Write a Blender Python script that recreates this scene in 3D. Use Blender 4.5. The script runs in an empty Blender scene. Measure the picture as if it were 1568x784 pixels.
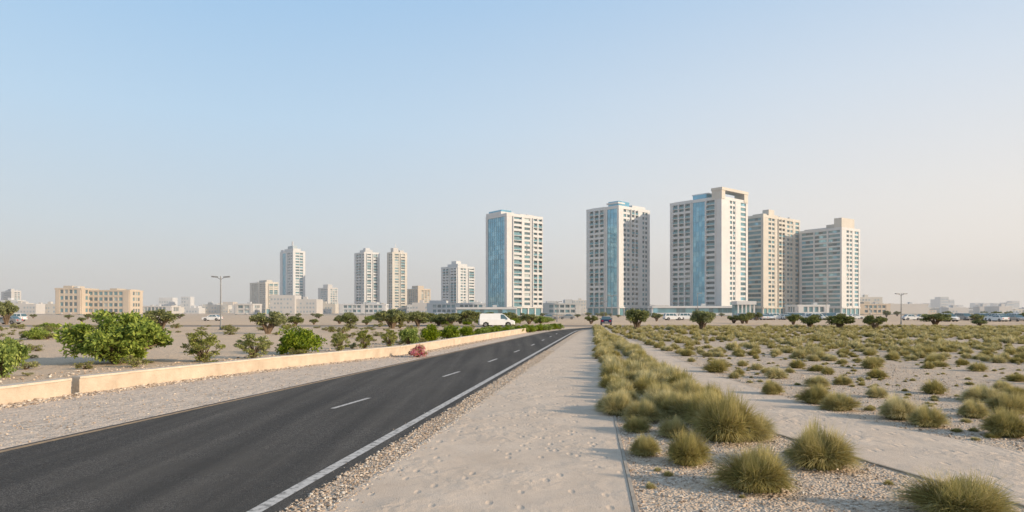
import bpy, math, random
import numpy as np
from mathutils import Vector, noise
random.seed(7); rng=np.random.default_rng(7)
sc=bpy.context.scene
CAMH=2.4; F=1022.0
def bx(p,Y): return (p-784.0)/F*Y          # surveyed bearing -> world x at distance Y
def gz(y,Y): return CAMH+(476.0-y)/F*Y     # surveyed elevation angle -> height at distance Y
def gy(y): return CAMH*F/(y-476.0)

# ---------------------------------------------------------------- materials
def newmat(name):
    m=bpy.data.materials.new(name); m.use_nodes=True
    nt=m.node_tree; b=nt.nodes['Principled BSDF']; return m,nt,b
def ramp(nt,stops):
    r=nt.nodes.new('ShaderNodeValToRGB'); e=r.color_ramp.elements
    while len(e)<len(stops): e.new(0.5)
    for i,(p,c) in enumerate(stops): e[i].position=p; e[i].color=(*c,1)
    return r
def surf(name,c1,c2,scale=1.0,rough=0.85,bump=0.0,bscale=20,metal=0.0,spec=0.3,detail=6,r0=.35,r1=.65):
    m,nt,b=newmat(name)
    tc=nt.nodes.new('ShaderNodeTexCoord'); n=nt.nodes.new('ShaderNodeTexNoise')
    n.inputs['Scale'].default_value=scale; n.inputs['Detail'].default_value=detail; n.inputs['Roughness'].default_value=0.65
    nt.links.new(tc.outputs['Object'],n.inputs['Vector'])
    r=ramp(nt,[(r0,c1),(r1,c2)]); nt.links.new(n.outputs['Fac'],r.inputs['Fac'])
    nt.links.new(r.outputs['Color'],b.inputs['Base Color'])
    b.inputs['Roughness'].default_value=rough; b.inputs['Metallic'].default_value=metal
    b.inputs['Specular IOR Level'].default_value=spec
    if bump>0:
        n2=nt.nodes.new('ShaderNodeTexNoise'); n2.inputs['Scale'].default_value=bscale; n2.inputs['Detail'].default_value=5
        nt.links.new(tc.outputs['Object'],n2.inputs['Vector'])
        bp=nt.nodes.new('ShaderNodeBump'); bp.inputs['Strength'].default_value=1.0; bp.inputs['Distance'].default_value=bump
        nt.links.new(n2.outputs['Fac'],bp.inputs['Height']); nt.links.new(bp.outputs['Normal'],b.inputs['Normal'])
    return m
def gravel(name,cols,vscale,big,bump,mixc=None,b2d=0.10,streak=None):
    """stones of several colours (voronoi cells) with patches of sand"""
    m,nt,b=newmat(name); L=nt.links.new
    tc=nt.nodes.new('ShaderNodeTexCoord')
    v=nt.nodes.new('ShaderNodeTexVoronoi'); v.inputs['Scale'].default_value=vscale; L(tc.outputs['Object'],v.inputs['Vector'])
    r=ramp(nt,cols); sep=nt.nodes.new('ShaderNodeSeparateColor'); L(v.outputs['Color'],sep.inputs[0]); L(sep.outputs[0],r.inputs['Fac'])
    n=nt.nodes.new('ShaderNodeTexNoise'); n.inputs['Scale'].default_value=big; n.inputs['Detail'].default_value=8; n.inputs['Roughness'].default_value=0.7
    L(tc.outputs['Object'],n.inputs['Vector'])
    rr=ramp(nt,[(0.42,(0,0,0)),(0.62,(1,1,1))]); L(n.outputs['Fac'],rr.inputs['Fac'])
    mx=nt.nodes.new('ShaderNodeMix'); mx.data_type='RGBA'; L(rr.outputs['Color'],mx.inputs[0]); L(r.outputs['Color'],mx.inputs[6]); mx.inputs[7].default_value=(*(mixc or cols[1][1]),1)
    col=mx.outputs[2]
    if streak:   # long wear streaks along the driving direction
        mp=nt.nodes.new('ShaderNodeMapping'); mp.inputs['Rotation'].default_value=(0,0,math.radians(9.5)); mp.inputs['Scale'].default_value=(1.6,0.06,1)
        L(tc.outputs['Object'],mp.inputs[0]); ns=nt.nodes.new('ShaderNodeTexNoise'); ns.inputs['Scale'].default_value=1.0; ns.inputs['Detail'].default_value=7; L(mp.outputs[0],ns.inputs['Vector'])
        rs_=ramp(nt,[(0.35,(.80,.80,.80)),(0.65,(1.32,1.29,1.25))]); L(ns.outputs['Fac'],rs_.inputs['Fac'])
        m2=nt.nodes.new('ShaderNodeMix'); m2.data_type='RGBA'; m2.blend_type='MULTIPLY'; m2.inputs[0].default_value=1; L(col,m2.inputs[6]); L(rs_.outputs['Color'],m2.inputs[7]); col=m2.outputs[2]
    L(col,b.inputs['Base Color'])
    b.inputs['Roughness'].default_value=0.95; b.inputs['Specular IOR Level'].default_value=0.15
    bp=nt.nodes.new('ShaderNodeBump'); bp.inputs['Distance'].default_value=bump; bp.inputs['Strength'].default_value=1; bp.invert=True
    L(v.outputs['Distance'],bp.inputs['Height'])
    n3=nt.nodes.new('ShaderNodeTexNoise'); n3.inputs['Scale'].default_value=3.5; n3.inputs['Detail'].default_value=7; L(tc.outputs['Object'],n3.inputs['Vector'])
    bp2=nt.nodes.new('ShaderNodeBump'); bp2.inputs['Distance'].default_value=b2d; L(n3.outputs['Fac'],bp2.inputs['Height']); L(bp.outputs['Normal'],bp2.inputs['Normal'])
    L(bp2.outputs['Normal'],b.inputs['Normal'])
    return m
def leafmat(name,stops,trans=0.3,radial=None):
    m,nt,b=newmat(name); L=nt.links.new
    g=nt.nodes.new('ShaderNodeNewGeometry'); r=ramp(nt,stops); L(g.outputs['Random Per Island'],r.inputs['Fac'])
    col=r.outputs['Color']
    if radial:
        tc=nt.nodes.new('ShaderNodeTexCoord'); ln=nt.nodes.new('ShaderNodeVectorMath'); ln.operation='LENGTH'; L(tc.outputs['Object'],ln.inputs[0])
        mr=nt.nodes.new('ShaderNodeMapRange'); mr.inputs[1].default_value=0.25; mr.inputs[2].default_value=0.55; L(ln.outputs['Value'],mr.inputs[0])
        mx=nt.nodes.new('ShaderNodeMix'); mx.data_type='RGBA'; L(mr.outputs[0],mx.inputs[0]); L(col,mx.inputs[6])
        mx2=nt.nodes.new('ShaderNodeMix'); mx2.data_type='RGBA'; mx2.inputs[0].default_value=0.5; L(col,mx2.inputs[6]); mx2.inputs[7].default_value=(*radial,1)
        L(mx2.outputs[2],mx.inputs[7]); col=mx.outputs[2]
    oi=nt.nodes.new('ShaderNodeObjectInfo'); hs=nt.nodes.new('ShaderNodeHueSaturation')
    mr2=nt.nodes.new('ShaderNodeMapRange'); mr2.inputs[3].default_value=0.8; mr2.inputs[4].default_value=1.2; L(oi.outputs['Random'],mr2.inputs[0]); L(mr2.outputs[0],hs.inputs['Value'])
    mr3=nt.nodes.new('ShaderNodeMapRange'); mr3.inputs[3].default_value=1.1; mr3.inputs[4].default_value=0.8; L(oi.outputs['Random'],mr3.inputs[0]); L(mr3.outputs[0],hs.inputs['Saturation'])
    L(col,hs.inputs['Color']); col=hs.outputs['Color']
    L(col,b.inputs['Base Color']); b.inputs['Roughness'].default_value=0.6; b.inputs['Specular IOR Level'].default_value=0.25
    t=nt.nodes.new('ShaderNodeBsdfTranslucent'); L(col,t.inputs['Color'])
    ms=nt.nodes.new('ShaderNodeMixShader'); ms.inputs[0].default_value=trans
    L(b.outputs[0],ms.inputs[1]); L(t.outputs[0],ms.inputs[2]); L(ms.outputs[0],nt.nodes['Material Output'].inputs['Surface'])
    return m
def glass(name,c,rough=0.12,spec=0.8,metal=0.0):
    m=surf(name,tuple(x*0.8 for x in c),tuple(min(1,x*1.2) for x in c),0.25,rough,0,spec=spec,metal=metal); return m

M={}
M['sand']=gravel('sand_ground',[(0.0,(0.40,0.285,0.195)),(0.4,(0.62,0.46,0.32)),(1.0,(0.72,0.555,0.405))],30,0.12,0.012,(0.66,0.485,0.33))
M['gravel']=gravel('gravel_ground',[(0.0,(0.28,0.21,0.155)),(0.35,(0.54,0.415,0.31)),(0.8,(0.66,0.53,0.41)),(1.0,(0.75,0.65,0.53))],24,0.5,0.03,(0.63,0.485,0.355))
M['shoulder']=gravel('shoulder_gravel',[(0.0,(0.33,0.25,0.185)),(0.35,(0.59,0.465,0.36)),(1.0,(0.74,0.62,0.505))],26,0.9,0.018,(0.69,0.55,0.43))
M['asphalt']=gravel('asphalt',[(0.0,(0.040,0.036,0.033)),(0.5,(0.075,0.069,0.063)),(1.0,(0.17,0.155,0.14))],75,0.35,0.005,(0.082,0.075,0.067),0.015,streak=True)
M['asphalt2']=surf('grey_asphalt',(0.16,0.15,0.14),(0.22,0.20,0.18),0.5)
M['paint']=surf('road_paint_white',(0.22,0.20,0.18),(0.56,0.52,0.475),9,0.7,0.002,60,r0=.38,r1=.52,detail=9)
M['paint_y']=surf('road_paint_yellow',(0.26,0.18,0.12),(0.46,0.31,0.17),6,0.8,0.002,60)
M['kerb']=surf('kerb_concrete',(0.34,0.28,0.22),(0.46,0.39,0.31),5,0.9,0.006,40)
M['wall']=surf('wall_plaster',(0.46,0.365,0.27),(0.61,0.50,0.385),1.4,0.9,0.014,18,detail=9)
M['walkcap']=surf('wall_coping',(0.52,0.43,0.335),(0.64,0.55,0.44),3,0.9,0.008,25)
M['white']=surf('tower_white_render',(0.60,0.59,0.575),(0.68,0.665,0.645),0.15,0.8)
M['cream']=surf('tower_cream_render',(0.55,0.505,0.435),(0.63,0.58,0.505),0.15,0.8)
M['tan']=surf('tan_render',(0.54,0.44,0.335),(0.61,0.505,0.39),0.1,0.85)
M['grey']=surf('pale_grey_render',(0.55,0.55,0.545),(0.63,0.62,0.61),0.1,0.85)
M['haze']=surf('far_hazed_render',(0.52,0.50,0.475),(0.62,0.575,0.53),0.02,0.9)  # distance haze put into the pale, low-contrast wall colour
M['g_dark']=glass('window_glass_dark',(0.07,0.13,0.15))
M['g_mid']=glass('window_glass_teal',(0.13,0.27,0.31))
M['g_lite']=glass('window_blind',(0.36,0.42,0.42),0.4,0.4)
M['g_blue']=glass('curtain_glass_blue',(0.15,0.40,0.54),0.08,1.0,0.4)
M['g_blue2']=glass('curtain_glass_blue_pale',(0.26,0.52,0.64),0.10,1.0,0.4)
M['g_haze']=glass('far_hazed_glass',(0.30,0.36,0.39),0.4,0.4)  # far panes kept pale, distance haze mixed into their colour
M['metal']=surf('galvanised_metal',(0.20,0.20,0.20),(0.28,0.28,0.28),5,0.5,0,metal=0.4)
M['bark']=surf('bark',(0.12,0.085,0.055),(0.22,0.16,0.11),8,0.95,0.01,30)
M['leaf_a']=leafmat('shrub_leaves_bright',[(0.0,(0.08,0.13,0.015)),(0.5,(0.22,0.30,0.03)),(1.0,(0.40,0.45,0.06))])
M['leaf_b']=leafmat('shrub_leaves_olive',[(0.0,(0.13,0.15,0.035)),(0.5,(0.29,0.31,0.07)),(1.0,(0.43,0.42,0.13))])
M['leaf_c']=leafmat('tree_leaves_dark',[(0.0,(0.09,0.11,0.04)),(0.5,(0.17,0.19,0.07)),(1.0,(0.27,0.28,0.11))])
M['leaf_d']=leafmat('dry_scrub_leaves',[(0.0,(0.18,0.15,0.08)),(0.5,(0.28,0.25,0.12)),(1.0,(0.40,0.35,0.19))])
M['flower']=leafmat('flower_petals',[(0.0,(0.50,0.02,0.10)),(0.6,(0.75,0.08,0.20)),(0.8,(0.8,0.30,0.42)),(1.0,(0.85,0.7,0.7))])
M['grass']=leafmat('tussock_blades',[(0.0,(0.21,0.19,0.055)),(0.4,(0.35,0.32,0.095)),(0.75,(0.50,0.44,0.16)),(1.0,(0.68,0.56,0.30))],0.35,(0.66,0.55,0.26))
M['grass_shade_core']=surf('tussock_shade_core',(0.10,0.09,0.035),(0.16,0.14,0.06),8,1.0,0.05,20)  # dark colour stands in for the shade inside a tuft
M['pebble']=leafmat('pebbles',[(0.0,(0.31,0.235,0.175)),(0.4,(0.54,0.425,0.32)),(0.8,(0.66,0.545,0.43)),(1.0,(0.75,0.68,0.58))],0.0)
M['rubber']=surf('tyre_rubber',(0.015,0.015,0.015),(0.03,0.03,0.03),5,0.8)
M['c_white']=surf('car_paint_white',(0.74,0.74,0.73),(0.80,0.80,0.79),1,0.25,0,spec=0.6)
M['c_blue']=surf('car_paint_navy',(0.015,0.02,0.06),(0.02,0.03,0.08),1,0.25,0,spec=0.6)
M['c_grey']=surf('car_paint_silver',(0.30,0.31,0.32),(0.36,0.37,0.38),1,0.3,0,metal=0.5)
M['c_red']=surf('lamp_red',(0.4,0.01,0.01),(0.5,0.02,0.02),1,0.3)
# sandy path: fine sand with drift colour, tamped footprints as bump
def pathmat(name,a,bcol):
    m,nt,b=newmat(name); L=nt.links.new; tc=nt.nodes.new('ShaderNodeTexCoord')
    n=nt.nodes.new('ShaderNodeTexNoise'); n.inputs['Scale'].default_value=0.8; n.inputs['Detail'].default_value=10; n.inputs['Roughness'].default_value=0.72; L(tc.outputs['Object'],n.inputs['Vector'])
    r=ramp(nt,[(0.3,a),(0.7,bcol)]); L(n.outputs['Fac'],r.inputs['Fac'])
    f=nt.nodes.new('ShaderNodeTexNoise'); f.inputs['Scale'].default_value=70; f.inputs['Detail'].default_value=3; L(tc.outputs['Object'],f.inputs['Vector'])
    rf=ramp(nt,[(0.3,(0.70,0.65,0.60)),(0.55,(1,1,1))]); L(f.outputs['Fac'],rf.inputs['Fac'])
    mx=nt.nodes.new('ShaderNodeMix'); mx.data_type='RGBA'; mx.blend_type='MULTIPLY'; mx.inputs[0].default_value=1
    L(r.outputs['Color'],mx.inputs[6]); L(rf.outputs['Color'],mx.inputs[7]); L(mx.outputs[2],b.inputs['Base Color'])
    b.inputs['Roughness'].default_value=0.95; b.inputs['Specular IOR Level'].default_value=0.15
    v=nt.nodes.new('ShaderNodeTexNoise'); v.inputs['Scale'].default_value=4; v.inputs['Detail'].default_value=3; v.inputs['Distortion'].default_value=0.3; L(tc.outputs['Object'],v.inputs['Vector'])
    msk=nt.nodes.new('ShaderNodeTexNoise'); msk.inputs['Scale'].default_value=0.5; L(tc.outputs['Object'],msk.inputs['Vector'])
    rm=ramp(nt,[(0.42,(0.2,)*3),(0.62,(1,)*3)]); L(msk.outputs['Fac'],rm.inputs['Fac'])
    mu=nt.nodes.new('ShaderNodeMath'); mu.operation='MULTIPLY'; L(v.outputs['Fac'],mu.inputs[0]); L(rm.outputs['Color'],mu.inputs[1])
    b1=nt.nodes.new('ShaderNodeBump'); b1.inputs['Distance'].default_value=0.055; L(mu.outputs[0],b1.inputs['Height'])
    # scattered footprints (dents)
    vo=nt.nodes.new('ShaderNodeTexVoronoi'); vo.inputs['Scale'].default_value=2.6; mp=nt.nodes.new('ShaderNodeMapping'); mp.inputs['Scale'].default_value=(1.7,0.8,1); L(tc.outputs['Object'],mp.inputs[0]); L(mp.outputs[0],vo.inputs['Vector'])
    rv=ramp(nt,[(0.10,(0,0,0)),(0.24,(1,1,1))]); L(vo.outputs['Distance'],rv.inputs['Fac'])
    b3=nt.nodes.new('ShaderNodeBump'); b3.inputs['Distance'].default_value=0.014; L(rv.outputs['Color'],b3.inputs['Height']); L(b1.outputs['Normal'],b3.inputs['Normal'])
    b2=nt.nodes.new('ShaderNodeBump'); b2.inputs['Distance'].default_value=0.008; L(f.outputs['Fac'],b2.inputs['Height']); L(b3.outputs['Normal'],b2.inputs['Normal'])
    L(b2.outputs['Normal'],b.inputs['Normal']); return m
M['path']=pathmat('sandy_path',(0.61,0.485,0.375),(0.74,0.605,0.48))

# ---------------------------------------------------------------- mesh helpers
def link(o,parent=None):
    sc.collection.objects.link(o)
    if parent: o.parent=parent
    return o
def empty(name,loc=(0,0,0)):
    e=bpy.data.objects.new(name,None); e.location=loc; sc.collection.objects.link(e); return e
def arr_mesh(name,V,Fc,mats,mi=None,smooth=False):
    """V (n,3), Fc (m,k) uniform polygons"""
    me=bpy.data.meshes.new(name); V=np.asarray(V,dtype=np.float32); Fc=np.asarray(Fc,dtype=np.int32)
    m,k=Fc.shape
    me.vertices.add(len(V)); me.vertices.foreach_set('co',V.ravel())
    me.loops.add(m*k); me.loops.foreach_set('vertex_index',Fc.ravel())
    me.polygons.add(m); me.polygons.foreach_set('loop_start',np.arange(0,m*k,k,dtype=np.int32))
    if mi is not None: me.polygons.foreach_set('material_index',np.asarray(mi,dtype=np.int32))
    me.polygons.foreach_set('use_smooth',np.full(m,smooth,dtype=bool))
    for x in mats: me.materials.append(x)
    me.update(calc_edges=True); me.validate(); return me
class MB:
    def __init__(s,mats): s.v=[];s.f=[];s.m=[];s.names=list(mats)
    def mi(s,k):
        if k not in s.names: s.names.append(k)
        return s.names.index(k)
    def box(s,o,u,n,a0,a1,b0,b1,z0,z1,mat):
        i=len(s.v)
        for z in (z0,z1):
            for a,b in ((a0,b0),(a1,b0),(a1,b1),(a0,b1)):
                s.v.append((o[0]+u[0]*a+n[0]*b,o[1]+u[1]*a+n[1]*b,z))
        k=s.mi(mat)
        for f in ((0,3,2,1),(4,5,6,7),(0,1,5,4),(1,2,6,5),(2,3,7,6),(3,0,4,7)):
            s.f.append(tuple(i+j for j in f)); s.m.append(k)
    def quad(s,o,u,n,a0,a1,b,z0,z1,mat):
        i=len(s.v)
        for a,z in ((a0,z0),(a1,z0),(a1,z1),(a0,z1)): s.v.append((o[0]+u[0]*a+n[0]*b,o[1]+u[1]*a+n[1]*b,z))
        s.f.append((i,i+1,i+2,i+3)); s.m.append(s.mi(mat))
    def obj(s,name,parent=None,origin=None):
        V=np.array(s.v)
        if origin is not None: V=V-np.array(origin)
        me=arr_mesh(name,V,np.array(s.f),[M[k] for k in s.names],s.m)
        o=bpy.data.objects.new(name,me)
        if origin is not None: o.location=origin
        return link(o,parent)

# ---------------------------------------------------------------- ground
def sheet(name,lp,rp,z,mat,ys):
    """lp/rp: [(Y,X)] control points"""
    V=[];Fc=[]
    for y in ys:
        V.append((np.interp(y,[p[0] for p in lp],[p[1] for p in lp]),y,z)); V.append((np.interp(y,[p[0] for p in rp],[p[1] for p in rp]),y,z))
    for i in range(len(ys)-1): Fc.append((2*i,2*i+1,2*i+3,2*i+2))
    return link(bpy.data.objects.new(name,arr_mesh(name,V,Fc,[mat])))
g=arr_mesh('ground',[(-9000,-3000,0),(9000,-3000,0),(9000,12000,0),(-9000,12000,0)],[(0,1,2,3)],[M['sand']])
link(bpy.data.objects.new('ground',g))
YS=[-12,-4,0,4,8,12,16,20,25,30,36,42,50,58,66,74,80,84,88,92,96,100,101.5]
RL=[(-12,-13.4),(72,3.0),(80,4.9),(88,7.5),(96,11.0),(101.5,13.6)]      # road left edge
RR=[(-12,-5.66),(72,6.75),(80,8.1),(88,10.2),(96,13.6),(101.5,17.5)]       # road right edge (asphalt)
def off(c,d): return [(a,b+d) for a,b in c]
sheet('gravel_field',off(RR,-0.2),[(-12,140),(101.5,190)],0.004,M['gravel'],YS)
WALL=[(-12,-19.5),(8,-14.8),(17,-13.1),(19.4,-12.7),(27,-10.15),(36.6,-5.9),(46,-4.2),(56,-2.2),(70,0.7),(82,3.2),(92,6.2)]
sheet('road_shoulder',off(WALL,0.1),off(RL,0.2),0.008,M['shoulder'],YS[:-3])
sheet('asphalt_road',RL,RR,0.014,M['asphalt'],YS)
def lerpc(c,y): return float(np.interp(y,[p[0] for p in c],[p[1] for p in c]))
sheet('edge_line_marking',off(RR,-0.43),off(RR,-0.25),0.018,M['paint'],[y for y in YS if y<93])
sheet('yellow_edge_line_marking',off(RL,0.12),off(RL,0.26),0.018,M['paint_y'],[y for y in YS if y<93])
CL=[(0,-8.2),(17.3,-4.15),(25,-2.3),(32,-0.95),(45,1.2),(72,5.0),(80,6.5)]
V=[];Fc=[]
for y0 in [16.3,24.2,31.2,38.5,46,53.5,61,68.5]:
    i=len(V); w=0.06
    for y in (y0,y0+2.0):
        x=lerpc(CL,y); V+= [(x-w,y,0.018),(x+w,y,0.018)]
    Fc.append((i,i+1,i+3,i+2))
link(bpy.data.objects.new('lane_dash_marking',arr_mesh('lane_dash_marking',V,Fc,[M['paint']])))
# sandy walkway beside the road
D=0.1164
PR=[(-12,-12*D+0.53),(101,101*D+0.53)]
PL=[(-12,-5.2),(8,-2.25),(40,2.55),(72,7.25),(88,10.6)]
sheet('sandy_footpath',PL,[(a,b) for a,b in PR],0.016,M['path'],[y for y in YS if y<90])
# diagonal path
QL=[(-2,11.5),(6,6.9),(9.85,5.80),(13.5,5.03),(18,5.0),(24.8,5.5),(40,7.1),(72,9.95),(96,12.6)]
QR=[(-2,18),(6,11.2),(11.2,8.6),(15,7.55),(24.8,7.55),(40,8.8),(72,10.8),(96,13.6)]
sheet('diagonal_footpath',QL,QR,0.012,M['path'],[-2,2,4,6,8,10,12,13.5,15,18,21,25,30,36,42,50,58,66,74,82,90,96])
def strip_wall(name,pts,w,h,mat,cap=None,gaps=(),z0=-0.02):
    mbb=MB([mat]); P=[Vector((b,a)) for a,b in pts]
    for i in range(len(P)-1):
        d=(P[i+1]-P[i]); L=d.length; d/=L; n=(d.y,-d.x)
        mbb.box(P[i],(d.x,d.y),n,0,L+0.004,-w/2,w/2,z0-0.001*(i%2),h+0.002*(i%2),mat)
        if cap: mbb.box(P[i],(d.x,d.y),n,0,L+0.004,-w/2-0.03,w/2+0.03,h+0.003*(i%2),h+0.06+0.003*(i%2),cap)
    return mbb.obj(name)
def dens(c,y0,y1,st):
    r=[];y=y0
    while y<y1: r.append((y,lerpc(c,y))); y+=st
    r.append((y1,lerpc(c,y1))); return r
strip_wall('path_edging_kerb',dens(off(PR,0.03),0,96,6),0.05,0.028,'kerb')
strip_wall('diagonal_path_edging_kerb',dens(off(QL,-0.03),3,60,2.5),0.05,0.03,'kerb')
strip_wall('low_boundary_wall',[(-12,-19.5),(8,-14.8),(17,-13.1),(19.1,-12.75)],0.30,0.42,'wall','walkcap')
strip_wall('low_boundary_wall',[(19.35,-12.65)]+dens(WALL,21,92,3.0),0.28,0.44,'wall','walkcap')
# cross street
mb=MB(['asphalt2','kerb']); mb.box((0,0),(1,0),(0,1),-120,260,101.6,108.5,-0.1,0.02,'asphalt2')
mb.box((0,0),(1,0),(0,1),20,260,101.2,101.5,-0.1,0.13,'kerb'); mb.box((0,0),(1,0),(0,1),-120,260,108.6,108.9,-0.1,0.13,'kerb')
mb.obj('cross_street')

# ---------------------------------------------------------------- pebbles
ph=(1+5**.5)/2
ICO=np.array([(-1,ph,0),(1,ph,0),(-1,-ph,0),(1,-ph,0),(0,-1,ph),(0,1,ph),(0,-1,-ph),(0,1,-ph),(ph,0,-1),(ph,0,1),(-ph,0,-1),(-ph,0,1)])/1.9
ICF=np.array([(0,11,5),(0,5,1),(0,1,7),(0,7,10),(0,10,11),(1,5,9),(5,11,4),(11,10,2),(10,7,6),(7,1,8),(3,9,4),(3,4,2),(3,2,6),(3,6,8),(3,8,9),(4,9,5),(2,4,11),(6,2,10),(8,6,7),(9,8,1)])
def pebbles(name,P,S):
    n=len(P); sc3=S[:,None,None]*rng.uniform(0.6,1.3,(n,1,3))*np.array([1,1,0.65])
    jit=rng.uniform(0.75,1.25,(n,12,1))
    V=ICO[None]*jit*sc3; a=rng.uniform(0,6.28,n); c,s=np.cos(a)[:,None],np.sin(a)[:,None]
    x=V[:,:,0]*c-V[:,:,1]*s; y=V[:,:,0]*s+V[:,:,1]*c
    V=np.stack([x,y,V[:,:,2]],-1)+P[:,None,:]
    Fc=ICF[None]+(np.arange(n)*12)[:,None,None]
    return link(bpy.data.objects.new(name,arr_mesh(name,V.reshape(-1,3),Fc.reshape(-1,3),[M['pebble']])))
pts=[];ss=[]
def addp(n,y0,y1,fL,fR,smin,smax,bias=1.6):
    for _ in range(n):
        y=y0+(y1-y0)*random.random()**bias; a,b=fL(y),fR(y); x=a+(b-a)*random.random()
        s=smin+(smax-smin)*random.random()**2.5
        pts.append((x,y,0.012+s*0.25)); ss.append(s)
addp(9000,5,40,lambda y:lerpc(RR,y)-0.06,lambda y:lerpc(PL,y)+0.12,0.008,0.028)
addp(9000,5,26,lambda y:lerpc(PR,y)+0.08,lambda y:lerpc(QL,y)-0.1,0.008,0.028)
addp(8000,8,30,lambda y:lerpc(QR,y),lambda y:lerpc(QR,y)+9,0.008,0.032)
addp(5000,10,60,lambda y:lerpc(WALL,y)+0.16,lambda y:lerpc(WALL,y)+0.9,0.012,0.055)
addp(2500,10,45,lambda y:lerpc(WALL,y)+0.2,lambda y:lerpc(RL,y)-0.1,0.008,0.03)
addp(900,5,30,lambda y:lerpc(PL,y),lambda y:lerpc(PR,y),0.004,0.011)
addp(900,5,30,lambda y:lerpc(PL,y)-.1,lambda y:lerpc(PL,y)+.45,0.006,0.02)
addp(250,5,30,lambda y:lerpc(RR,y)-.5,lambda y:lerpc(RR,y),0.005,0.013)
addp(3500,16,60,lambda y:lerpc(WALL,y)-7,lambda y:lerpc(WALL,y)-0.2,0.012,0.07)
pebbles('loose_gravel',np.array(pts),np.array(ss))

# ---------------------------------------------------------------- grass tussocks
def tussock_mesh(name,n,w,seed):
    r=np.random.default_rng(seed)
    az=r.uniform(0,2*np.pi,n); el=np.arcsin(r.uniform(0.02,1,n)**0.85)
    rr=0.22*np.sqrt(r.random(n)); a2=az+r.normal(0,0.7,n)
    lob=1+0.12*np.sin(az*3+seed)+0.10*np.sin(az*5+seed*2)
    root=np.stack([rr*np.cos(a2),rr*np.sin(a2),np.zeros(n)],-1)
    R=(0.40+0.16*r.random(n))*lob; R=R*(1+0.15*(r.random(n)<0.05))
    hgt=0.92+0.22*np.sin(el)
    tip=np.stack([R*np.cos(el)*np.cos(az),R*np.cos(el)*np.sin(az),R*np.sin(el)*hgt+0.02],-1)
    mid=(root*0.45+tip*0.55); mid[:,2]+=0.09*np.cos(el); 
    tip[:,:2]+=r.normal(0,0.025,(n,2)); tip[:,2]-=0.03*r.random(n); tip[:,2]=np.maximum(tip[:,2],0.01)
    side=np.stack([-np.sin(az),np.cos(az),r.normal(0,0.5,n)],-1); side/=np.linalg.norm(side,axis=1)[:,None]
    side*=w*0.5
    V=np.stack([root-side,root+side,mid+side*0.9,mid-side*0.9,tip],1).reshape(-1,3)
    b=(np.arange(n)*5)[:,None]
    F=np.concatenate([b+np.array([0,1,2]),b+np.array([0,2,3]),b+np.array([3,2,4])])
    # inner dark dome, added for density and as painted self-shading
    k=len(V); m=10; CV=[];CF=[]
    for i in range(5):
        e=i/4*np.pi/2
        for j in range(m):
            a=j/m*2*np.pi; q=0.27*(1+0.15*r.normal()); CV.append((q*np.cos(e)*np.cos(a),q*np.cos(e)*np.sin(a),q*np.sin(e)))
    for i in range(4):
        for j in range(m):
            p=k+i*m+j; q=k+i*m+(j+1)%m; CF+= [(p,q,q+m),(p,q+m,p+m)]
    mi=np.concatenate([np.zeros(len(F),int),np.ones(len(CF),int)])
    return arr_mesh(name,np.vstack([V,CV]),np.vstack([F,CF]),[M['grass'],M['grass_shade_core']],mi)
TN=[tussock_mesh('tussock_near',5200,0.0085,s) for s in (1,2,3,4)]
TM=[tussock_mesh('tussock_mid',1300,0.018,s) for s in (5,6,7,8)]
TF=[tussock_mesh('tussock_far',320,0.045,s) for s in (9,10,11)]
def tuss(meshes,x,y,w,hs=1.0,parent=None,name='grass_tussock'):
    o=bpy.data.objects.new(name,random.choice(meshes)); o.location=(x,y,0.0)
    o.rotation_euler=(random.uniform(-.06,.06),random.uniform(-.06,.06),random.uniform(0,6.28))
    o.scale=(w*random.uniform(.88,1.12),w*random.uniform(.88,1.12),w*hs*random.uniform(.9,1.1)); return link(o,parent)
near=[(1157,752,130,.95),(1255,716,128,.85),(1472,800,165,.8),(1052,708,84,1),(988,692,52,1.1),(1112,672,120,1.05),(1150,668,90,.8),(1032,664,56,1),
 (1085,650,100,1.0),(1030,636,95,.85),(985,640,70,.8),(975,655,44,1),(1015,622,70,.8),(960,612,42,.9),(990,596,60,.8),(1060,640,80,.9),
 (1182,597,40,.9),(1250,612,58,.9),(1285,622,58,.85),(1375,637,66,.9),(1421,648,66,.95),(1540,664,74,1),(1490,634,52,.9),(1342,602,38,.8),(1505,610,72,.6),(1556,603,44,.8),(1290,582,34,.8),(1252,585,40,.7),(1545,628,70,.9)]
def dropbase(px,yb,w):   # centre sits half a plant depth behind the visible foot
    Y=gy(yb); W=w/F*Y; return Y+W*0.30,W
occ=[]
for px,yb,w,hs in near:
    Y,W=dropbase(px,yb+8,w); tuss(TN,bx(px,Y),Y,W,hs); occ.append((bx(px,Y),Y,W*.5))
tg=empty('tussock_grass_field')
def free(x,y,r):
    return all((x-a)**2+(y-b)**2>(r+c)**2*0.6 for a,b,c in occ)
# strip between the two paths
y=14.5
while y<96:
    a=lerpc(PR,y)+0.35; b=lerpc(QL,y)-0.2
    if y<22: b=min(b,a+1.9)
    n=max(1,int((b-a)/0.75))
    for i in range(n+1):
        x=a+(b-a)*(i+random.uniform(-.3,.3))/max(1,n); w=random.uniform(.6,1.15)
        yy=y+random.uniform(-.3,.3)
        if free(x,yy,w*.4) and (i<n*0.6+1 or random.random()<.7): tuss(TN if y<18 else TM if y<45 else TF,x,yy,w,random.uniform(.75,1),tg)
    y+=0.62
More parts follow.
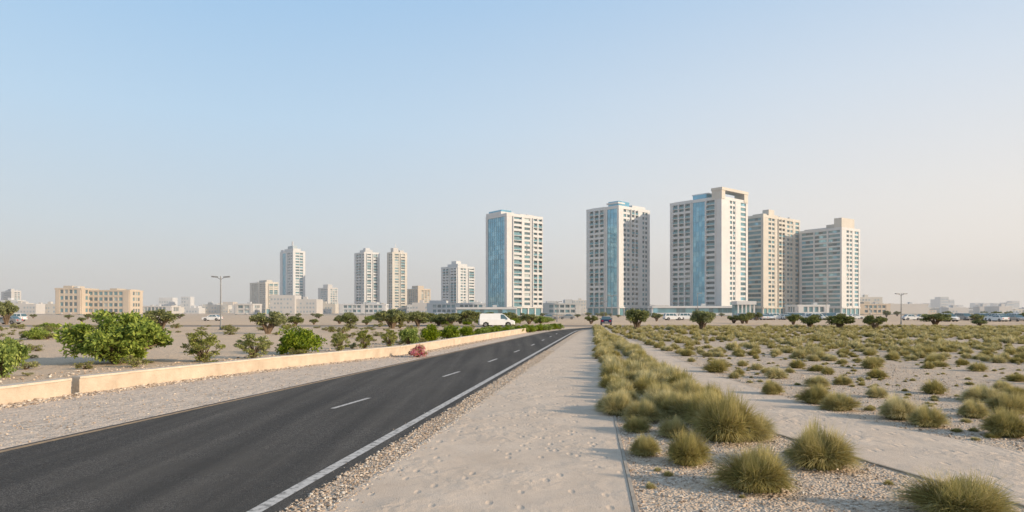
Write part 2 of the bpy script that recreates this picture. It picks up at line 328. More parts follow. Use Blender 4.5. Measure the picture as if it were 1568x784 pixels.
# open field
cnt=0
yy=19.0
while yy<100:
    x=lerpc(QR,yy)+0.7
    xmax=0.80*yy+10
    step=0.98+ (0.25 if yy<30 else 0)
    while x<xmax:
        X=x+random.uniform(-.4,.4); Yy=yy+random.uniform(-.35,.35)
        q=noise.noise(Vector((X*0.16,Yy*0.12,3)))+0.5*noise.noise(Vector((X*.5,Yy*.5,9)))
        edge=(X-lerpc(QR,yy))
        pr=0.66+q*0.85
        if yy<27: pr=0.10+q*0.5+ (0.2 if edge<3 and yy>23 else 0)
        elif yy<34: pr-=0.26
        if random.random()<pr and free(X,Yy,.4):
            w=random.uniform(.42,.92)*(1.0 if random.random()<.85 else 1.25)
            tuss(TM if yy<40 else TF,X,Yy,w,random.uniform(.6,.95),tg); cnt+=1
        x+=step
    yy+=0.98
# small dry sprigs between
for _ in range(500):
    yq=random.uniform(11,45); x=random.uniform(lerpc(QR,yq)+.3,.8*yq+5)
    if free(x,yq,.1): tuss(TM,x,yq,random.uniform(.12,.28),.7,tg)
for _ in range(60):
    yq=random.uniform(8,22); x=random.uniform(lerpc(PR,yq)+.15,lerpc(QL,yq)-.1)
    if free(x,yq,.1): tuss(TM,x,yq,random.uniform(.08,.2),.8,tg)
print('tussocks',cnt)

# ---------------------------------------------------------------- leafy shrubs and trees
def cone(V,Fc,p0,p1,r0,r1,k=5):
    p0=np.array(p0,float);p1=np.array(p1,float); d=p1-p0; d/=np.linalg.norm(d)+1e-9
    a=np.cross(d,[0.3,0.5,0.8]); a/=np.linalg.norm(a); b=np.cross(d,a); i=len(V)
    for p,r in ((p0,r0),(p1,r1)):
        for j in range(k):
            t=j/k*2*np.pi; V.append(tuple(p+r*(np.cos(t)*a+np.sin(t)*b)))
    for j in range(k):
        q=(j+1)%k; Fc.append((i+j,i+q,i+k+q,i+k+j))
def plant_mesh(name,seed,leaf,nclump,nleaf,ls,shape='bush',trunk=0.0,mat2=None,frac2=0.0,cr=0.17):
    """unit plant: crown width ~1 (radius .5); bush height ~hr"""
    r=np.random.default_rng(seed); C=[]
    hr=0.5 if shape!='upright' else 1.0
    t=0
    while len(C)<nclump and t<9999:
        t+=1
        p=r.uniform(-1,1,3); l=np.linalg.norm(p)
        if l>1 or l<0.35: continue
        if shape=='bush':
            if p[2]<-0.75: continue
            q=np.array([p[0]*.40,p[1]*.40,(p[2]*0.5+0.5)*hr*0.82+0.03])
        elif shape=='upright':
            zz=(p[2]*.5+.5); w=0.36*(0.55+0.9*math.sin(zz*2.6+0.3))*0.8
            q=np.array([p[0]*w,p[1]*w,zz*hr*0.85+.06])
        else: # umbrella crown
            q=np.array([p[0]*.41,p[1]*.41,trunk+ (p[2]*.5+.5)*0.36+0.05*(1-l)])
        C.append(q)
    C=np.array(C); V=[];Fc=[]
    for c in C:
        base=(c[0]*.08,c[1]*.08,0.0); mid=np.array([c[0]*.35+r.normal(0,.02),c[1]*.35+r.normal(0,.02),max(trunk*0.8,c[2]*.5)])
        cone(V,Fc,base,mid,0.018 if trunk==0 else 0.03,0.010); cone(V,Fc,mid,c,0.010,0.003,4)
    nb=len(Fc)
    lv=[]
    for c in C:
        rad=cr*r.uniform(.6,1.25); n=int(nleaf*r.uniform(.6,1.3))
        d=r.normal(size=(n,3)); d/=np.linalg.norm(d,axis=1)[:,None]
        P=c+d*(rad*r.random(n)**0.45)[:,None]*np.array([1,1,.8])
        P[:,2]=np.maximum(P[:,2],0.01)
        u=d+r.normal(0,.7,(n,3)); u/=np.linalg.norm(u,axis=1)[:,None]
        w=np.cross(u,r.normal(size=(n,3))); w/=np.linalg.norm(w,axis=1)[:,None]
        s=(ls*r.uniform(.6,1.3,n))[:,None]
        lv.append(np.stack([P-u*s,P+w*s*.42,P+u*s,P-w*s*.42],1))
    lv=np.concatenate(lv); n=len(lv); k=len(V)
    LF=(np.arange(n)*4)[:,None]+np.arange(4)+k
    mi=np.concatenate([np.zeros(nb,int),np.where(r.random(n)<frac2,2,1)])
    return arr_mesh(name,np.vstack([np.array(V),lv.reshape(-1,3)]),np.vstack([np.array(Fc),LF]),[M['bark'],M[leaf],M[mat2] if mat2 else M[leaf]],mi)
BIG=plant_mesh('big_shrub_mesh',23,'leaf_a',64,190,0.021,'bush',cr=.092)
SH=[plant_mesh('shrub_mesh',30+i,'leaf_a',32,150,0.032,'bush',cr=.14) for i in range(3)]
SO=[plant_mesh('shrub_olive_mesh',40+i,'leaf_b',34,110,0.030,'upright',cr=.12) for i in range(3)]
SD=[plant_mesh('scrub_mesh',50+i,'leaf_d',14,70,0.04,'bush',cr=.14,mat2='leaf_b',frac2=.5) for i in range(3)]
TR=[plant_mesh('tree_mesh',60+i,'leaf_c',34,120,0.034,'tree',trunk=.28,mat2='leaf_b',frac2=.35,cr=.13) for i in range(4)]
FL=plant_mesh('flower_mesh',70,'flower',26,130,0.032,'bush',mat2='leaf_a',frac2=.30,cr=.14)
def plant(name,mesh,px,yb,wpx,hpx,hunit,parent=None,Y=None):
    Y=Y or gy(yb); W=wpx/F*Y; H=hpx/F*Y
    o=bpy.data.objects.new(name,mesh); o.location=(bx(px,Y),Y,0); o.scale=(W,W,H/hunit); o.rotation_euler=(0,0,random.uniform(0,6.28)); return link(o,parent)
plant('leafy_shrub',BIG,181,556,178,80,.5)
plant('leafy_shrub',SH[0],458,542,80,44,.5)
plant('leafy_shrub',SH[1],2,578,82,68,.5)
for px,yb,w,h in [(310,554,66,52),(388,549,56,42),(520,538,36,32),(558,535,30,33),(596,531,32,30)]:
    plant('green_shrub',random.choice(SO),px,yb,w*1.15,h,1.0)
for px,yb,w,h in [(625,528,36,29),(660,524,34,26),(690,522,40,26),(714,518,28,20),(57,520,38,18),(78,505,30,12)]:
    plant('green_shrub',random.choice(SH),px,yb,w,h,.5)
hd=empty('hedge_planting')
for i in range(30):
    px=735+i*4.2; plant('hedge_plant',random.choice(SH),px,515-i*0.38+random.uniform(-1,1),22-i*.25,14-i*.18,.5,hd)
for px,yb,w,h in [(410,511,62,32),(246,506,58,30),(10,497,34,34),(600,503,60,28),(975,505,46,30),(1075,506,44,29),(1240,503,40,18),(1285,504,52,20),(1340,505,38,21),(1432,498,56,17),(452,500,30,14),(535,502,34,20),(640,500,40,22),(690,499,36,18),(720,496,40,20),(905,496,24,12),(1215,498,26,16),(1500,500,24,10)]:
    plant('desert_tree',random.choice(TR),px,yb,w,h,.66)
ds=empty('desert_scrub')
for _ in range(230):
    Y=random.uniform(24,100); lim=lerpc(WALL,min(Y,92))-1.2; x=random.uniform(-.8*Y-12,lim)
    o=bpy.data.objects.new('scrub',random.choice(SD)); w=random.uniform(.3,1.3)*(1 if Y<50 else 1.7); o.location=(x,Y,0); o.scale=(w,w,w*random.uniform(.6,1)); o.rotation_euler=(0,0,random.uniform(0,6)); link(o,ds)
dt=empty('distant_trees')
for _ in range(100):
    Y=random.uniform(112,300); x=random.uniform(-.8*Y-20,.8*Y+20)
    px=784+x/Y*F
    if 830<px<960 and Y<200: continue
    o=bpy.data.objects.new('distant_tree',random.choice(TR)); w=random.uniform(1.8,3.8); o.location=(x,Y,0); o.scale=(w,w,w*random.uniform(.6,.95)); o.rotation_euler=(0,0,random.uniform(0,6)); link(o,dt)
for _ in range(90):
    px=random.uniform(560,840); Y=random.uniform(105,190); x=bx(px,Y)
    o=bpy.data.objects.new('distant_tree',random.choice(TR+SH)); w=random.uniform(1.8,3.6); o.location=(x,Y,0); o.scale=(w,w,w*random.uniform(.6,1.)); link(o,dt)
plant('flowering_shrub',FL,640,547,34,19,.5)

# ---------------------------------------------------------------- buildings
def facade(mb,o,u,n,L,z0,nf,fh,segs,wall,rs):
    a=0.0; tot=sum(s[0] for s in segs)
    for fr,t in segs:
        w=L*fr/tot; a1=a+w; zt=z0+nf*fh
        if t=='W': mb.box(o,u,n,a,a1,-.2,.55,z0,zt,wall)
        elif t=='G':
            mb.box(o,u,n,a,a1,-.2,.30,z0,zt+.3,'g_blue')
            nb=max(1,int(w/1.7))
            for f in range(nf):
                for i in range(nb):
                    if rs.random()<.3: mb.quad(o,u,n,a+w*i/nb+.05,a+w*(i+1)/nb-.05,.315,z0+f*fh+.1,z0+(f+1)*fh-.15,'g_blue2')
                mb.box(o,u,n,a,a1,.2,.36,z0+(f+1)*fh-.12,z0+(f+1)*fh,'g_mid')
            for i in range(nb+1): mb.box(o,u,n,a+w*i/nb-.05,a+w*i/nb+.05,.2,.40,z0,zt,'g_mid')
        elif t=='N':
            nb=max(1,round(w/3.0))
            for f in range(nf):
                z=z0+f*fh; mb.box(o,u,n,a,a1,-.2,.40,z-.25,z+fh*.34,wall)
                for i in range(nb):
                    c=rs.random(); k='g_dark' if c<.5 else 'g_mid' if c<.85 else 'g_lite'
                    mb.quad(o,u,n,a+w*i/nb+.3,a+w*(i+1)/nb-.3,.03,z+fh*.34,z+fh-.25,k)
                    if rs.random()<.12: mb.box(o,u,n,a+w*(i+.5)/nb-.4,a+w*(i+.5)/nb+.4,.38,.75,z+.1,z+.75,'grey')
            for i in range(nb+1):
                m=a+w*i/nb; lo=max(a,m-.4); hi=min(a1,m+.4); mb.box(o,u,n,lo,hi,-.2,.43,z0,zt,wall)
        elif t=='B':
            nb=max(1,round(w/4.0))
            for f in range(nf):
                z=z0+f*fh; mb.box(o,u,n,a,a1,-.2,1.15,z-.2,z+.05,wall)
                mb.box(o,u,n,a+.1,a1-.1,1.00,1.12,z+.05,z+1.0,wall if rs.random()<.5 else 'g_mid')
                for i in range(nb):
                    c=rs.random(); k='g_dark' if c<.5 else 'g_mid' if c<.85 else 'g_lite'
                    mb.quad(o,u,n,a+w*i/nb+.2,a+w*(i+1)/nb-.2,.03,z+.1,z+fh-.35,k)
            for i in range(nb+1):
                m=a+w*i/nb; lo=max(a,m-.4); hi=min(a1,m+.4); mb.box(o,u,n,lo,hi,-.2,1.20,z0,zt,wall)
        elif t=='D':   # plain dark glass bands (horizontal ribbon windows)
            for f in range(nf):
                z=z0+f*fh; mb.box(o,u,n,a,a1,-.2,.35,z-.2,z+fh*.30,wall)
                nb=max(1,round(w/2.2))
                for i in range(nb): mb.quad(o,u,n,a+w*i/nb+.08,a+w*(i+1)/nb-.08,.03,z+fh*.3,z+fh-.2,'g_mid' if rs.random()<.6 else ('g_dark' if rs.random()<.5 else 'g_blue2'))
        a=a1
def tower(name,pl,pc,pr,Y,adeg,ytop,nf,sL,sR,wall='white',crown=None,pod=1.0):
    rs=random.Random(int(pl*7+nf)); a=math.radians(adeg); tl,tc_,tr=[(p-784)/F for p in (pl,pc,pr)]
    C=Vector((tc_*Y,Y)); H=gz(ytop,Y)
    Lw=(C.x-tl*Y)/(math.cos(a)+tl*math.sin(a)); Rw=(tr*Y-C.x)/(math.sin(a)-tr*math.cos(a))
    uL=Vector((-math.cos(a),math.sin(a))); uR=Vector((math.sin(a),math.cos(a)))
    A=C+uL*Lw; B=C+uR*Rw; Dd=A+uR*Rw
    mb=MB([wall,'g_dark','g_mid','g_lite'])
    base=4.5*pod; fh=(H-base)/nf
    nL=-uR; nR=-uL
    mb.box(C,uL,-nL,0,Lw,0,Rw,-1,H-.02,'g_mid' if wall!='haze' else wall)
    # facades; origin/dir chosen so (u, n) run left->right seen from outside
    facade(mb,A,-uL,nL,Lw,base,nf,fh,sL,wall,rs)
    facade(mb,C,uR,nR,Rw,base,nf,fh,sR,wall,rs)
    facade(mb,B,uL,-nL,Lw,base,nf,fh,sL[::-1],wall,rs)
    facade(mb,Dd,-uR,-nR,Rw,base,nf,fh,sR[::-1],wall,rs)
    # ground storey
    for o,u,n,L in ((A,-uL,nL,Lw),(C,uR,nR,Rw)):
        k=max(2,int(L/4)); 
        for i in range(k+1): mb.box(o,u,n,L*i/k-.35,L*i/k+.35,-.2,.5,-.5,base-.3,wall)
        mb.box(o,u,n,-.4,L+.4,-.2,.9,base-.7,base-.1,wall)
    # parapet + corner posts
    for o,u,n,L in ((A,-uL,nL,Lw),(C,uR,nR,Rw),(B,uL,-nL,Lw),(Dd,-uR,-nR,Rw)):
        mb.box(o,u,n,-.5,L+.5,-.3,.62,H-.3,H+1.2,wall)
        mb.box(o,u,n,-.45,.35,-.4,.60,base-.1,H-.31,wall)
    if not crown:
        mb.box(C,uL,-nL,Lw*.3,Lw*.65,Rw*.3,Rw*.7,H-.1,H+3.2,wall); mb.box(C,uL,-nL,Lw*.7,Lw*.8,Rw*.2,Rw*.4,H-.1,H+2.2,'grey')
    else:
        for (l0,l1,r0,r1,z0,z1,mt) in crown: mb.box(C,uL,-nL,Lw*l0,Lw*l1,Rw*r0,Rw*r1,H+z0,H+z1,mt)
    for _ in range(5):
        x=rs.uniform(.1,.85);y=rs.uniform(.1,.85); mb.box(C,uL,-nL,Lw*x,Lw*x+1.2,Rw*y,Rw*y+1.2,H-.1,H+1.6+rs.random(),'grey')
    return mb.obj(name,origin=(C.x,C.y,0))
tower('apartment_tower',746,776,829,335,52,330,19,[(.6,'W'),(6,'G'),(.5,'W')],[(2.2,'W'),(4,'B'),(1,'W'),(3,'N'),(.7,'W'),(4.5,'B')],'white',
      [(.25,1.02,-.02,.35,-.2,2.6,'white'),(.3,.95,.02,.3,2.6,3.6,'g_blue'),(.2,.7,.5,.9,0,2.2,'white')])
tower('apartment_tower',900,947,993,345,47,318,20,[(1,'W'),(5.5,'B'),(.7,'W'),(3.4,'G'),(.3,'W')],[(1.6,'W'),(3,'N'),(3,'B'),(2,'W'),(2.5,'N'),(.6,'W')],'white',
      [(.0,.32,.0,.35,-.2,3.6,'g_blue'),(-.01,.36,-.02,.2,2.2,3.0,'white'),(.55,1.01,.1,.5,0,2,'white'),(.1,.5,.55,1.0,0,3,'white')])
tower('apartment_tower',1028,1104,1143,330,50,304,21,[(.8,'W'),(6.5,'B'),(.5,'W'),(4,'G'),(.5,'W'),(3.2,'B'),(1.4,'W')],[(3,'W'),(2.4,'N'),(2,'W'),(2.2,'D'),(.6,'W')],'white',
      [(.28,.55,.0,.4,-.2,3.4,'g_blue'),(.26,.58,.02,.3,3.4,4.0,'white'),(.62,1.0,.1,.6,0,1.9,'white'),(-.03,.16,-.03,.10,0,4.2,'cream'),(-.03,.16,.85,1.0,0,4.2,'cream'),(-.04,.17,-.04,1.0,4.2,5.6,'cream')])
tower('apartment_tower',1144,1168,1223,375,52,332,20,[(.5,'W'),(5,'D'),(.5,'W')],[(2,'W'),(3,'N'),(1.2,'W'),(3,'B'),(1.2,'W'),(3,'N'),(1,'W'),(2,'D')],'cream',
      [(.2,.9,.1,.5,0,2.5,'cream'),(.1,.5,.2,.35,0,5,'cream'),(.3,.8,.6,.95,0,2,'cream')])
tower('apartment_tower',1226,1288,1315,375,55,351,18,[(.6,'W'),(5,'D'),(.5,'W'),(5,'D'),(.6,'W'),(5,'D')],[(2,'W'),(3,'N'),(1,'W'),(2,'D'),(.5,'W')],'white',
      [(-.02,.16,-.02,.7,0,6.5,'cream'),(.3,.95,.1,.5,0,2,'grey'),(.2,.4,.1,.6,0,3.5,'cream')])
# mid-distance towers
tower('slender_tower',430,449,466,560,45,386,20,[(1.6,'W'),(2,'G'),(1,'W'),(3,'N'),(.6,'W')],[(1,'W'),(3,'N'),(2,'D'),(1,'W')],'white',
      [(.15,.85,.15,.85,0,3.5,'white'),(.3,.7,.3,.7,3.5,6,'g_haze'),(.45,.52,.45,.52,6,10,'grey'),(.0,.12,.0,.12,0,3,'grey'),(.88,1,.0,.12,0,3,'grey')])
tower('apartment_tower',544,558,580,540,50,388,19,[(1,'W'),(3,'B'),(1,'N')],[(1,'W'),(3,'B'),(1,'W'),(3,'B'),(1,'W')],'white',[(.2,.8,.2,.7,0,3.4,'grey'),(.35,.6,.3,.6,3.4,5,'grey')])
tower('apartment_tower',594,601,622,540,50,388,20,[(1,'W'),(3,'N')],[(1,'W'),(3,'N'),(.6,'W'),(3,'B'),(1,'W')],'cream',[(.1,.7,.1,.45,0,4.6,'haze'),(.2,.5,.6,.9,0,3,'haze'),(.3,.34,.3,.34,4.6,8,'grey')])
tower('apartment_block',677,701,725,470,46,410,14,[(.8,'W'),(3,'B'),(.8,'W'),(3,'B')],[(1,'W'),(3,'N'),(1,'W'),(3,'B')],'white',[(.1,.75,.1,.7,0,3.0,'white'),(.3,.6,.2,.5,3.0,5.2,'white')])
tower('apartment_block',384,407,425,520,46,434,12,[(1,'W'),(3,'N'),(1,'W'),(3,'N')],[(1,'W'),(4,'B')],'cream',[(.1,.6,.2,.7,0,2.8,'cream')])
tower('apartment_block',488,502,516,760,46,442,9,[(1,'W'),(3,'N')],[(1,'W'),(3,'N')],'haze',[(.2,.7,.2,.7,0,5,'haze')])
tower('tan_apartment_block',622,640,658,600,46,444,9,[(1,'W'),(3,'N')],[(1,'W'),(3,'N')],'tan',[(.2,.7,.2,.7,0,4,'tan')])
tower('apartment_block',3,18,31,600,45,447,8,[(1,'W'),(3,'N')],[(1,'W'),(3,'N')],'haze')
def wing(name,pl,pr,Y,ytop,nf,wall,dep=14,seg=None,extra=()):
    rs=random.Random(int(pl)); x0,x1=bx(pl,Y),bx(pr,Y); H=gz(ytop,Y); mb=MB([wall]); L=x1-x0
    mb.box((x0,Y),(1,0),(0,1),0,L,0,dep,-1,H-.05,'g_mid')
    seg=seg or [(.6,'W')]+[(3,'N'),(.5,'W')]*max(1,int(L/16))
    fh=(H-.4)/nf
    for o,u,n,l in (((x0,Y),(1,0),(0,-1),L),((x1,Y),(0,1),(1,0),dep),((x0,Y+dep),(0,-1),(-1,0),dep),((x1,Y+dep),(-1,0),(0,1),L)):
        facade(mb,o,u,n,l,.4,nf,fh,seg if l==L else [(1,'W'),(3,'N'),(1,'W')],wall,rs)
        mb.box(o,u,n,-.5,l+.5,-.3,.62,H-.2,H+.8,wall)
    for (f0,f1,h) in extra: mb.box((x0,Y),(1,0),(0,1),L*f0,L*f1,2,dep-2,H-.1,H+h,wall)
    mb.box((x0,Y),(1,0),(0,1),L*.6,L*.6+2,3,5,H-.1,H+1.9,'grey')
    return mb.obj(name,origin=(x0,Y,0))
wing('tan_apartment_block',86,124,400,443,4,'tan',16,extra=[(.2,.55,2.2)])
wing('tan_apartment_block',125,198,408,446,4,'tan',14,extra=[(.0,.1,1.5),(.55,.7,1.8),(.88,1,1.2)])
wing('podium_building',655,745,420,466,2,'white',20,extra=[(.02,.3,2.5),(.7,.9,1.6)])
wing('podium_building',520,590,480,467,2,'grey',20,extra=[(.5,.8,2)])
wing('podium_building',832,888,400,466,2,'white',18,extra=[(.1,.4,2),(.6,.8,3)])
wing('podium_building',1000,1128,318,471,1,'grey',10,[(1,'D')])
wing('podium_building',1222,1268,330,469,1,'white',14)
wing('podium_building',700,790,322,473,1,'grey',8,[(1,'D')])
wing('low_building',1316,1362,420,467,2,'tan',14,extra=[(.2,.4,2)])
wing('warehouse',1362,1420,440,467,1,'haze',20,[(1,'W')])
wing('low_building',360,386,400,467,2,'haze',14)
wing('low_building',200,262,520,470,1,'haze',14)
# white entrance portico by the tallest tower
mb=MB(['white']); Y=300; x0=bx(1129,Y); x1=bx(1156,Y); n=5
for i in range(n): 
    x=x0+.4+(x1-x0-.8)*i/(n-1); mb.box((x,Y),(1,0),(0,1),-.3,.3,-.3,.3,0,5.2,'white')
mb.box((x0,Y),(1,0),(0,1),-.4,x1-x0+.4,-.8,7,5.2,6.8,'white'); mb.box((x0,Y),(1,0),(0,1),0,x1-x0,4,7,0,5.2,'g_mid')
mb.obj('entrance_portico',origin=(x0,Y,0))
# far low-rise city
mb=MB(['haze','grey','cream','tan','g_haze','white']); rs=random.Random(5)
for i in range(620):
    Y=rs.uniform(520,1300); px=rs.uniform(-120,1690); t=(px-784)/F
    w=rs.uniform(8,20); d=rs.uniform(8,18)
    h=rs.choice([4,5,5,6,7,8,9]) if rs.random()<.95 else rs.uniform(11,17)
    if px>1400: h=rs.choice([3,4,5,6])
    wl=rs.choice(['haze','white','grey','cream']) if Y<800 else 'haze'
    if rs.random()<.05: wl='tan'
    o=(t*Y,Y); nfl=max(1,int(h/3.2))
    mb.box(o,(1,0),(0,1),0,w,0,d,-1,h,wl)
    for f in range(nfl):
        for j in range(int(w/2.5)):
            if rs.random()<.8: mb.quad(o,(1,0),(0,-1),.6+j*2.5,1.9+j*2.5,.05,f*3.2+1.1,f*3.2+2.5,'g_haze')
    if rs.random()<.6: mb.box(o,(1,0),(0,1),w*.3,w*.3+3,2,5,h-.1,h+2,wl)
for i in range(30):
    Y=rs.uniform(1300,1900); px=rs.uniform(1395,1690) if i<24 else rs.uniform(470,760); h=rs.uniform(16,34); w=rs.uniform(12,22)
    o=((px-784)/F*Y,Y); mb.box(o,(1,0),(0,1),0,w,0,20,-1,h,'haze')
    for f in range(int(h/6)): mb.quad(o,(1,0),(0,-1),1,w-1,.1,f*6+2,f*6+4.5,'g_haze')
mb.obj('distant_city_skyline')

# ---------------------------------------------------------------- vehicles
def profile_car(name,body,cab,W,wheels,wr,paint,winsplit,lights=True):
    """body,cab: side outlines (x,z) ; lofted across the width with tumblehome, one joined mesh"""
    V=[];Fc=[];Mi=[]
    mats=[paint,'g_dark','rubber','metal','c_red','paint']
    def loft(pts,ws,mi,capmi=None):
        i=len(V); k=len(pts); m=len(ws)
        for (yy,ins) in ws:
            cx=sum(p[0] for p in pts)/k; cz=sum(p[1] for p in pts)/k
            for x,z in pts: V.append((cx+(x-cx)*ins,yy,cz+(z-cz)*ins))
        for s in range(m-1):
            for j in range(k):
                q=(j+1)%k; Fc.append([i+s*k+j,i+s*k+q,i+(s+1)*k+q,i+(s+1)*k+j]); Mi.append(mi)
        Fc.append([i+j for j in range(k)][::-1]); Mi.append(mi); Fc.append([i+(m-1)*k+j for j in range(k)]); Mi.append(mi)
    h=W/2
    loft(body,[(-h,.965),(-h+.07,1),(h-.07,1),(h,.965)],0)
    # cabin with sloping sides
    i=len(V); k=len(cab); zb=min(p[1] for p in cab); zt=max(p[1] for p in cab)
    for sgn in (-1,1):
        for x,z in cab: V.append((x,sgn*(h-.06-.16*(z-zb)/(zt-zb)),z))
    for j in range(k):
        q=(j+1)%k; Fc.append([i+j,i+q,i+k+q,i+k+j]); 
        dz=abs(cab[q][1]-cab[j][1]); Mi.append(1 if dz>.25*(zt-zb) else 0)
    Fc.append([i+j for j in range(k)][::-1]);Mi.append(0);Fc.append([i+k+j for j in range(k)]);Mi.append(0)
    # side windows
    for (xa,xb,xc,xd) in winsplit:
        z0=zb+.10*(zt-zb); z1=zb+.84*(zt-zb)
        for sgn in (-1,1):
            j=len(V)
            for x,z in ((xa,z0),(xb,z0),(xc,z1),(xd,z1)): V.append((x,sgn*(h-.06-.16*(z-zb)/(zt-zb)+.012),z))
            Fc.append([j,j+1,j+2,j+3] if sgn<0 else [j+3,j+2,j+1,j]); Mi.append(1)
    for wx in wheels:
        for sgn in (-1,1):
            for (rad,y0,y1,mi) in ((wr,h-.24,h+.01,2),(wr*.6,h-.1,h+.025,3)):
                j=len(V); n=18
                for yy in (y0,y1):
                    for t in range(n): V.append((wx+rad*math.cos(t/n*6.2832),sgn*yy,wr+rad*math.sin(t/n*6.2832)))
                for t in range(n): q=(t+1)%n; Fc.append([j+t,j+q,j+n+q,j+n+t]);Mi.append(mi)
                Fc.append([j+n+t for t in range(n)]);Mi.append(mi)
    xs=[p[0] for p in body]; x0,x1=min(xs),max(xs); zz=max(p[1] for p in body)*.75
    def bxs(xa,xb,ya,yb,za,zb2,mi):
        j=len(V)
        for z in (za,zb2):
            for x,y in ((xa,ya),(xb,ya),(xb,yb),(xa,yb)): V.append((x,y,z))
        for f in ((0,3,2,1),(4,5,6,7),(0,1,5,4),(1,2,6,5),(2,3,7,6),(3,0,4,7)): Fc.append([j+q for q in f]);Mi.append(mi)
    for s in (-1,1):
        ya,yb=sorted((s*(h-.12),s*(h-.42)))
        bxs(x0-.012,x0+.1,ya,yb,zz-.1,zz+.08,4); bxs(x1-.1,x1+.012,ya,yb,zz-.1,zz+.06,5)
        ya,yb=sorted((s*(h-.02),s*(h+.16))); xm=max(p[0] for p in cab)-.45; bxs(xm,xm+.14,ya,yb,zb+.02,zb+.18,0)
    bxs(x0-.03,x0+.1,-h+.1,h-.1,.28,.46,3); bxs(x1-.1,x1+.03,-h+.1,h-.1,.26,.42,2)
    bxs(x0-.036,x0,-.26,.26,.50,.62,5)
    me=bpy.data.meshes.new(name); me.from_pydata(V,[],Fc)
    for kx in mats: me.materials.append(M[kx])
    me.polygons.foreach_set('material_index',Mi); me.update(); return me
sed_b=[(-2.2,.35),(-2.2,.75),(-2.12,.95),(-1.55,1.0),(1.05,.98),(2.0,.82),(2.22,.62),(2.2,.3),(1.75,.25),(1.7,.55),(1.35,.68),(1.0,.55),(.95,.24),(-.95,.24),(-1.0,.55),(-1.35,.68),(-1.7,.55),(-1.75,.28)]
sed_c=[(-1.75,.97),(-1.15,1.40),(-.6,1.46),(.2,1.45),(1.05,.96)]
def sed(p): return profile_car('car_mesh_'+p,sed_b,sed_c,1.8,(-1.35,1.35),.33,p,[(-1.35,-.35,-.35,-.98),(-.27,.72,.14,-.27)])
suv_b=[(-2.3,.4),(-2.32,.8),(-2.28,1.1),(1.1,1.1),(2.1,1.0),(2.32,.75),(2.3,.36),(1.85,.3),(1.8,.62),(1.42,.78),(1.04,.62),(1.0,.3),(-1.0,.3),(-1.04,.62),(-1.42,.78),(-1.8,.62),(-1.85,.34)]
suv_c=[(-2.25,1.08),(-2.0,1.72),(-1.0,1.80),(.35,1.77),(1.15,1.08)]
def suv(p): return profile_car('suv_mesh_'+p,suv_b,suv_c,1.9,(-1.42,1.42),.38,p,[(-2.0,-1.2,-1.2,-1.85),(-1.1,-.15,-.15,-1.1),(-.05,.85,.32,-.05)])
cars=[sed('c_white'),suv('c_white'),sed('c_grey'),suv('c_grey'),sed('c_blue')]
cars=[cars[0],cars[0],cars[1],cars[1],cars[2],cars[3],cars[4]]
def car(name,me,px,Y,rot):
    o=bpy.data.objects.new(name,me); o.location=(bx(px,Y),Y,0.02); o.rotation_euler=(0,0,rot); return link(o)
van_b=[(-2.55,.40),(-2.58,.9),(-2.55,1.12),(1.75,1.12),(2.35,1.0),(2.62,.75),(2.6,.34),(2.1,.3),(2.05,.64),(1.65,.80),(1.25,.64),(1.2,.3),(-1.2,.3),(-1.24,.64),(-1.64,.80),(-2.04,.64),(-2.1,.34)]
van_c=[(-2.52,1.10),(-2.40,1.85),(-2.2,1.98),(.65,1.98),(1.0,1.90),(1.95,1.10)]
vm=profile_car('van_mesh',van_b,van_c,1.95,(-1.64,1.65),.36,'c_white',[(.55,1.6,.98,.55)])
o=car('white_van',vm,760,99,0.12); o.scale=(1.02,1,1.0)
car('dark_car',cars[6],928,112,math.pi/2-.12)
for i in range(34):
    px=1132+i*4.3+random.uniform(-1,1); car('parked_car',random.choice(cars[:6]),px,random.choice([178,196,214])+random.uniform(-2,2),random.choice([math.pi/2,-math.pi/2,0])+random.uniform(-.1,.1))
for i in range(34):
    px=1448+i*5.0; car('parked_car',random.choice(cars),px,random.choice([150,168,186])+random.uniform(-2,2),random.choice([math.pi/2,-math.pi/2])+random.uniform(-.15,.15))
for px,Y in [(325,160),(12,120),(22,150),(842,180),(868,190),(1030,170),(1052,175),(1395,170),(1410,175),(1290,190),(1310,192),(670,200)]: car('parked_car',random.choice(cars[:5]),px,Y,random.choice([0,.1,math.pi]))

# ---------------------------------------------------------------- lamps
def lamp(px,yb,H=None,ytop=None,kind='T',Y=None):
    Y=Y or gy(yb); H=H or gz(ytop,Y)
    V=[];Fc=[]; k=10
    cone(V,Fc,(0,0,0),(0,0,.5),.15,.14,k); cone(V,Fc,(0,0,.5),(0,0,H-.1),.10,.06,k)
    def bxx(x0,x1,y0,y1,z0,z1,dz=0):
        i=len(V)
        for z in (z0,z1):
            for x,y in ((x0,y0),(x1,y0),(x1,y1),(x0,y1)): V.append((x,y,z+(dz if x==x1 else 0)))
        for f in ((0,3,2,1),(4,5,6,7),(0,1,5,4),(1,2,6,5),(2,3,7,6),(3,0,4,7)): Fc.append(tuple(i+j for j in f))
    for s in ((-1,1) if kind=='T' else (1,)):
        cone(V,Fc,(0,0,H-.35),(s*.5,0,H-.03),.035,.03,6)
        xa,xb=(s*.35,s*1.1)
        if s>0: bxx(xa,xb,-.17,.17,H-.1,H+.06,.06)
        else: bxx(xb,xa,-.17,.17,H-.04,H+.12,-.06)
    cone(V,Fc,(0,0,H-.2),(0,0,H+.1),.09,.06,8)
    bxx(-.22,.22,-.22,.22,-.05,.06)
    me=arr_mesh('street_lamp',V,Fc,[M['metal']]); o=bpy.data.objects.new('street_lamp',me); o.location=(bx(px,Y),Y,0); o.rotation_euler=(0,0,.15); return link(o)
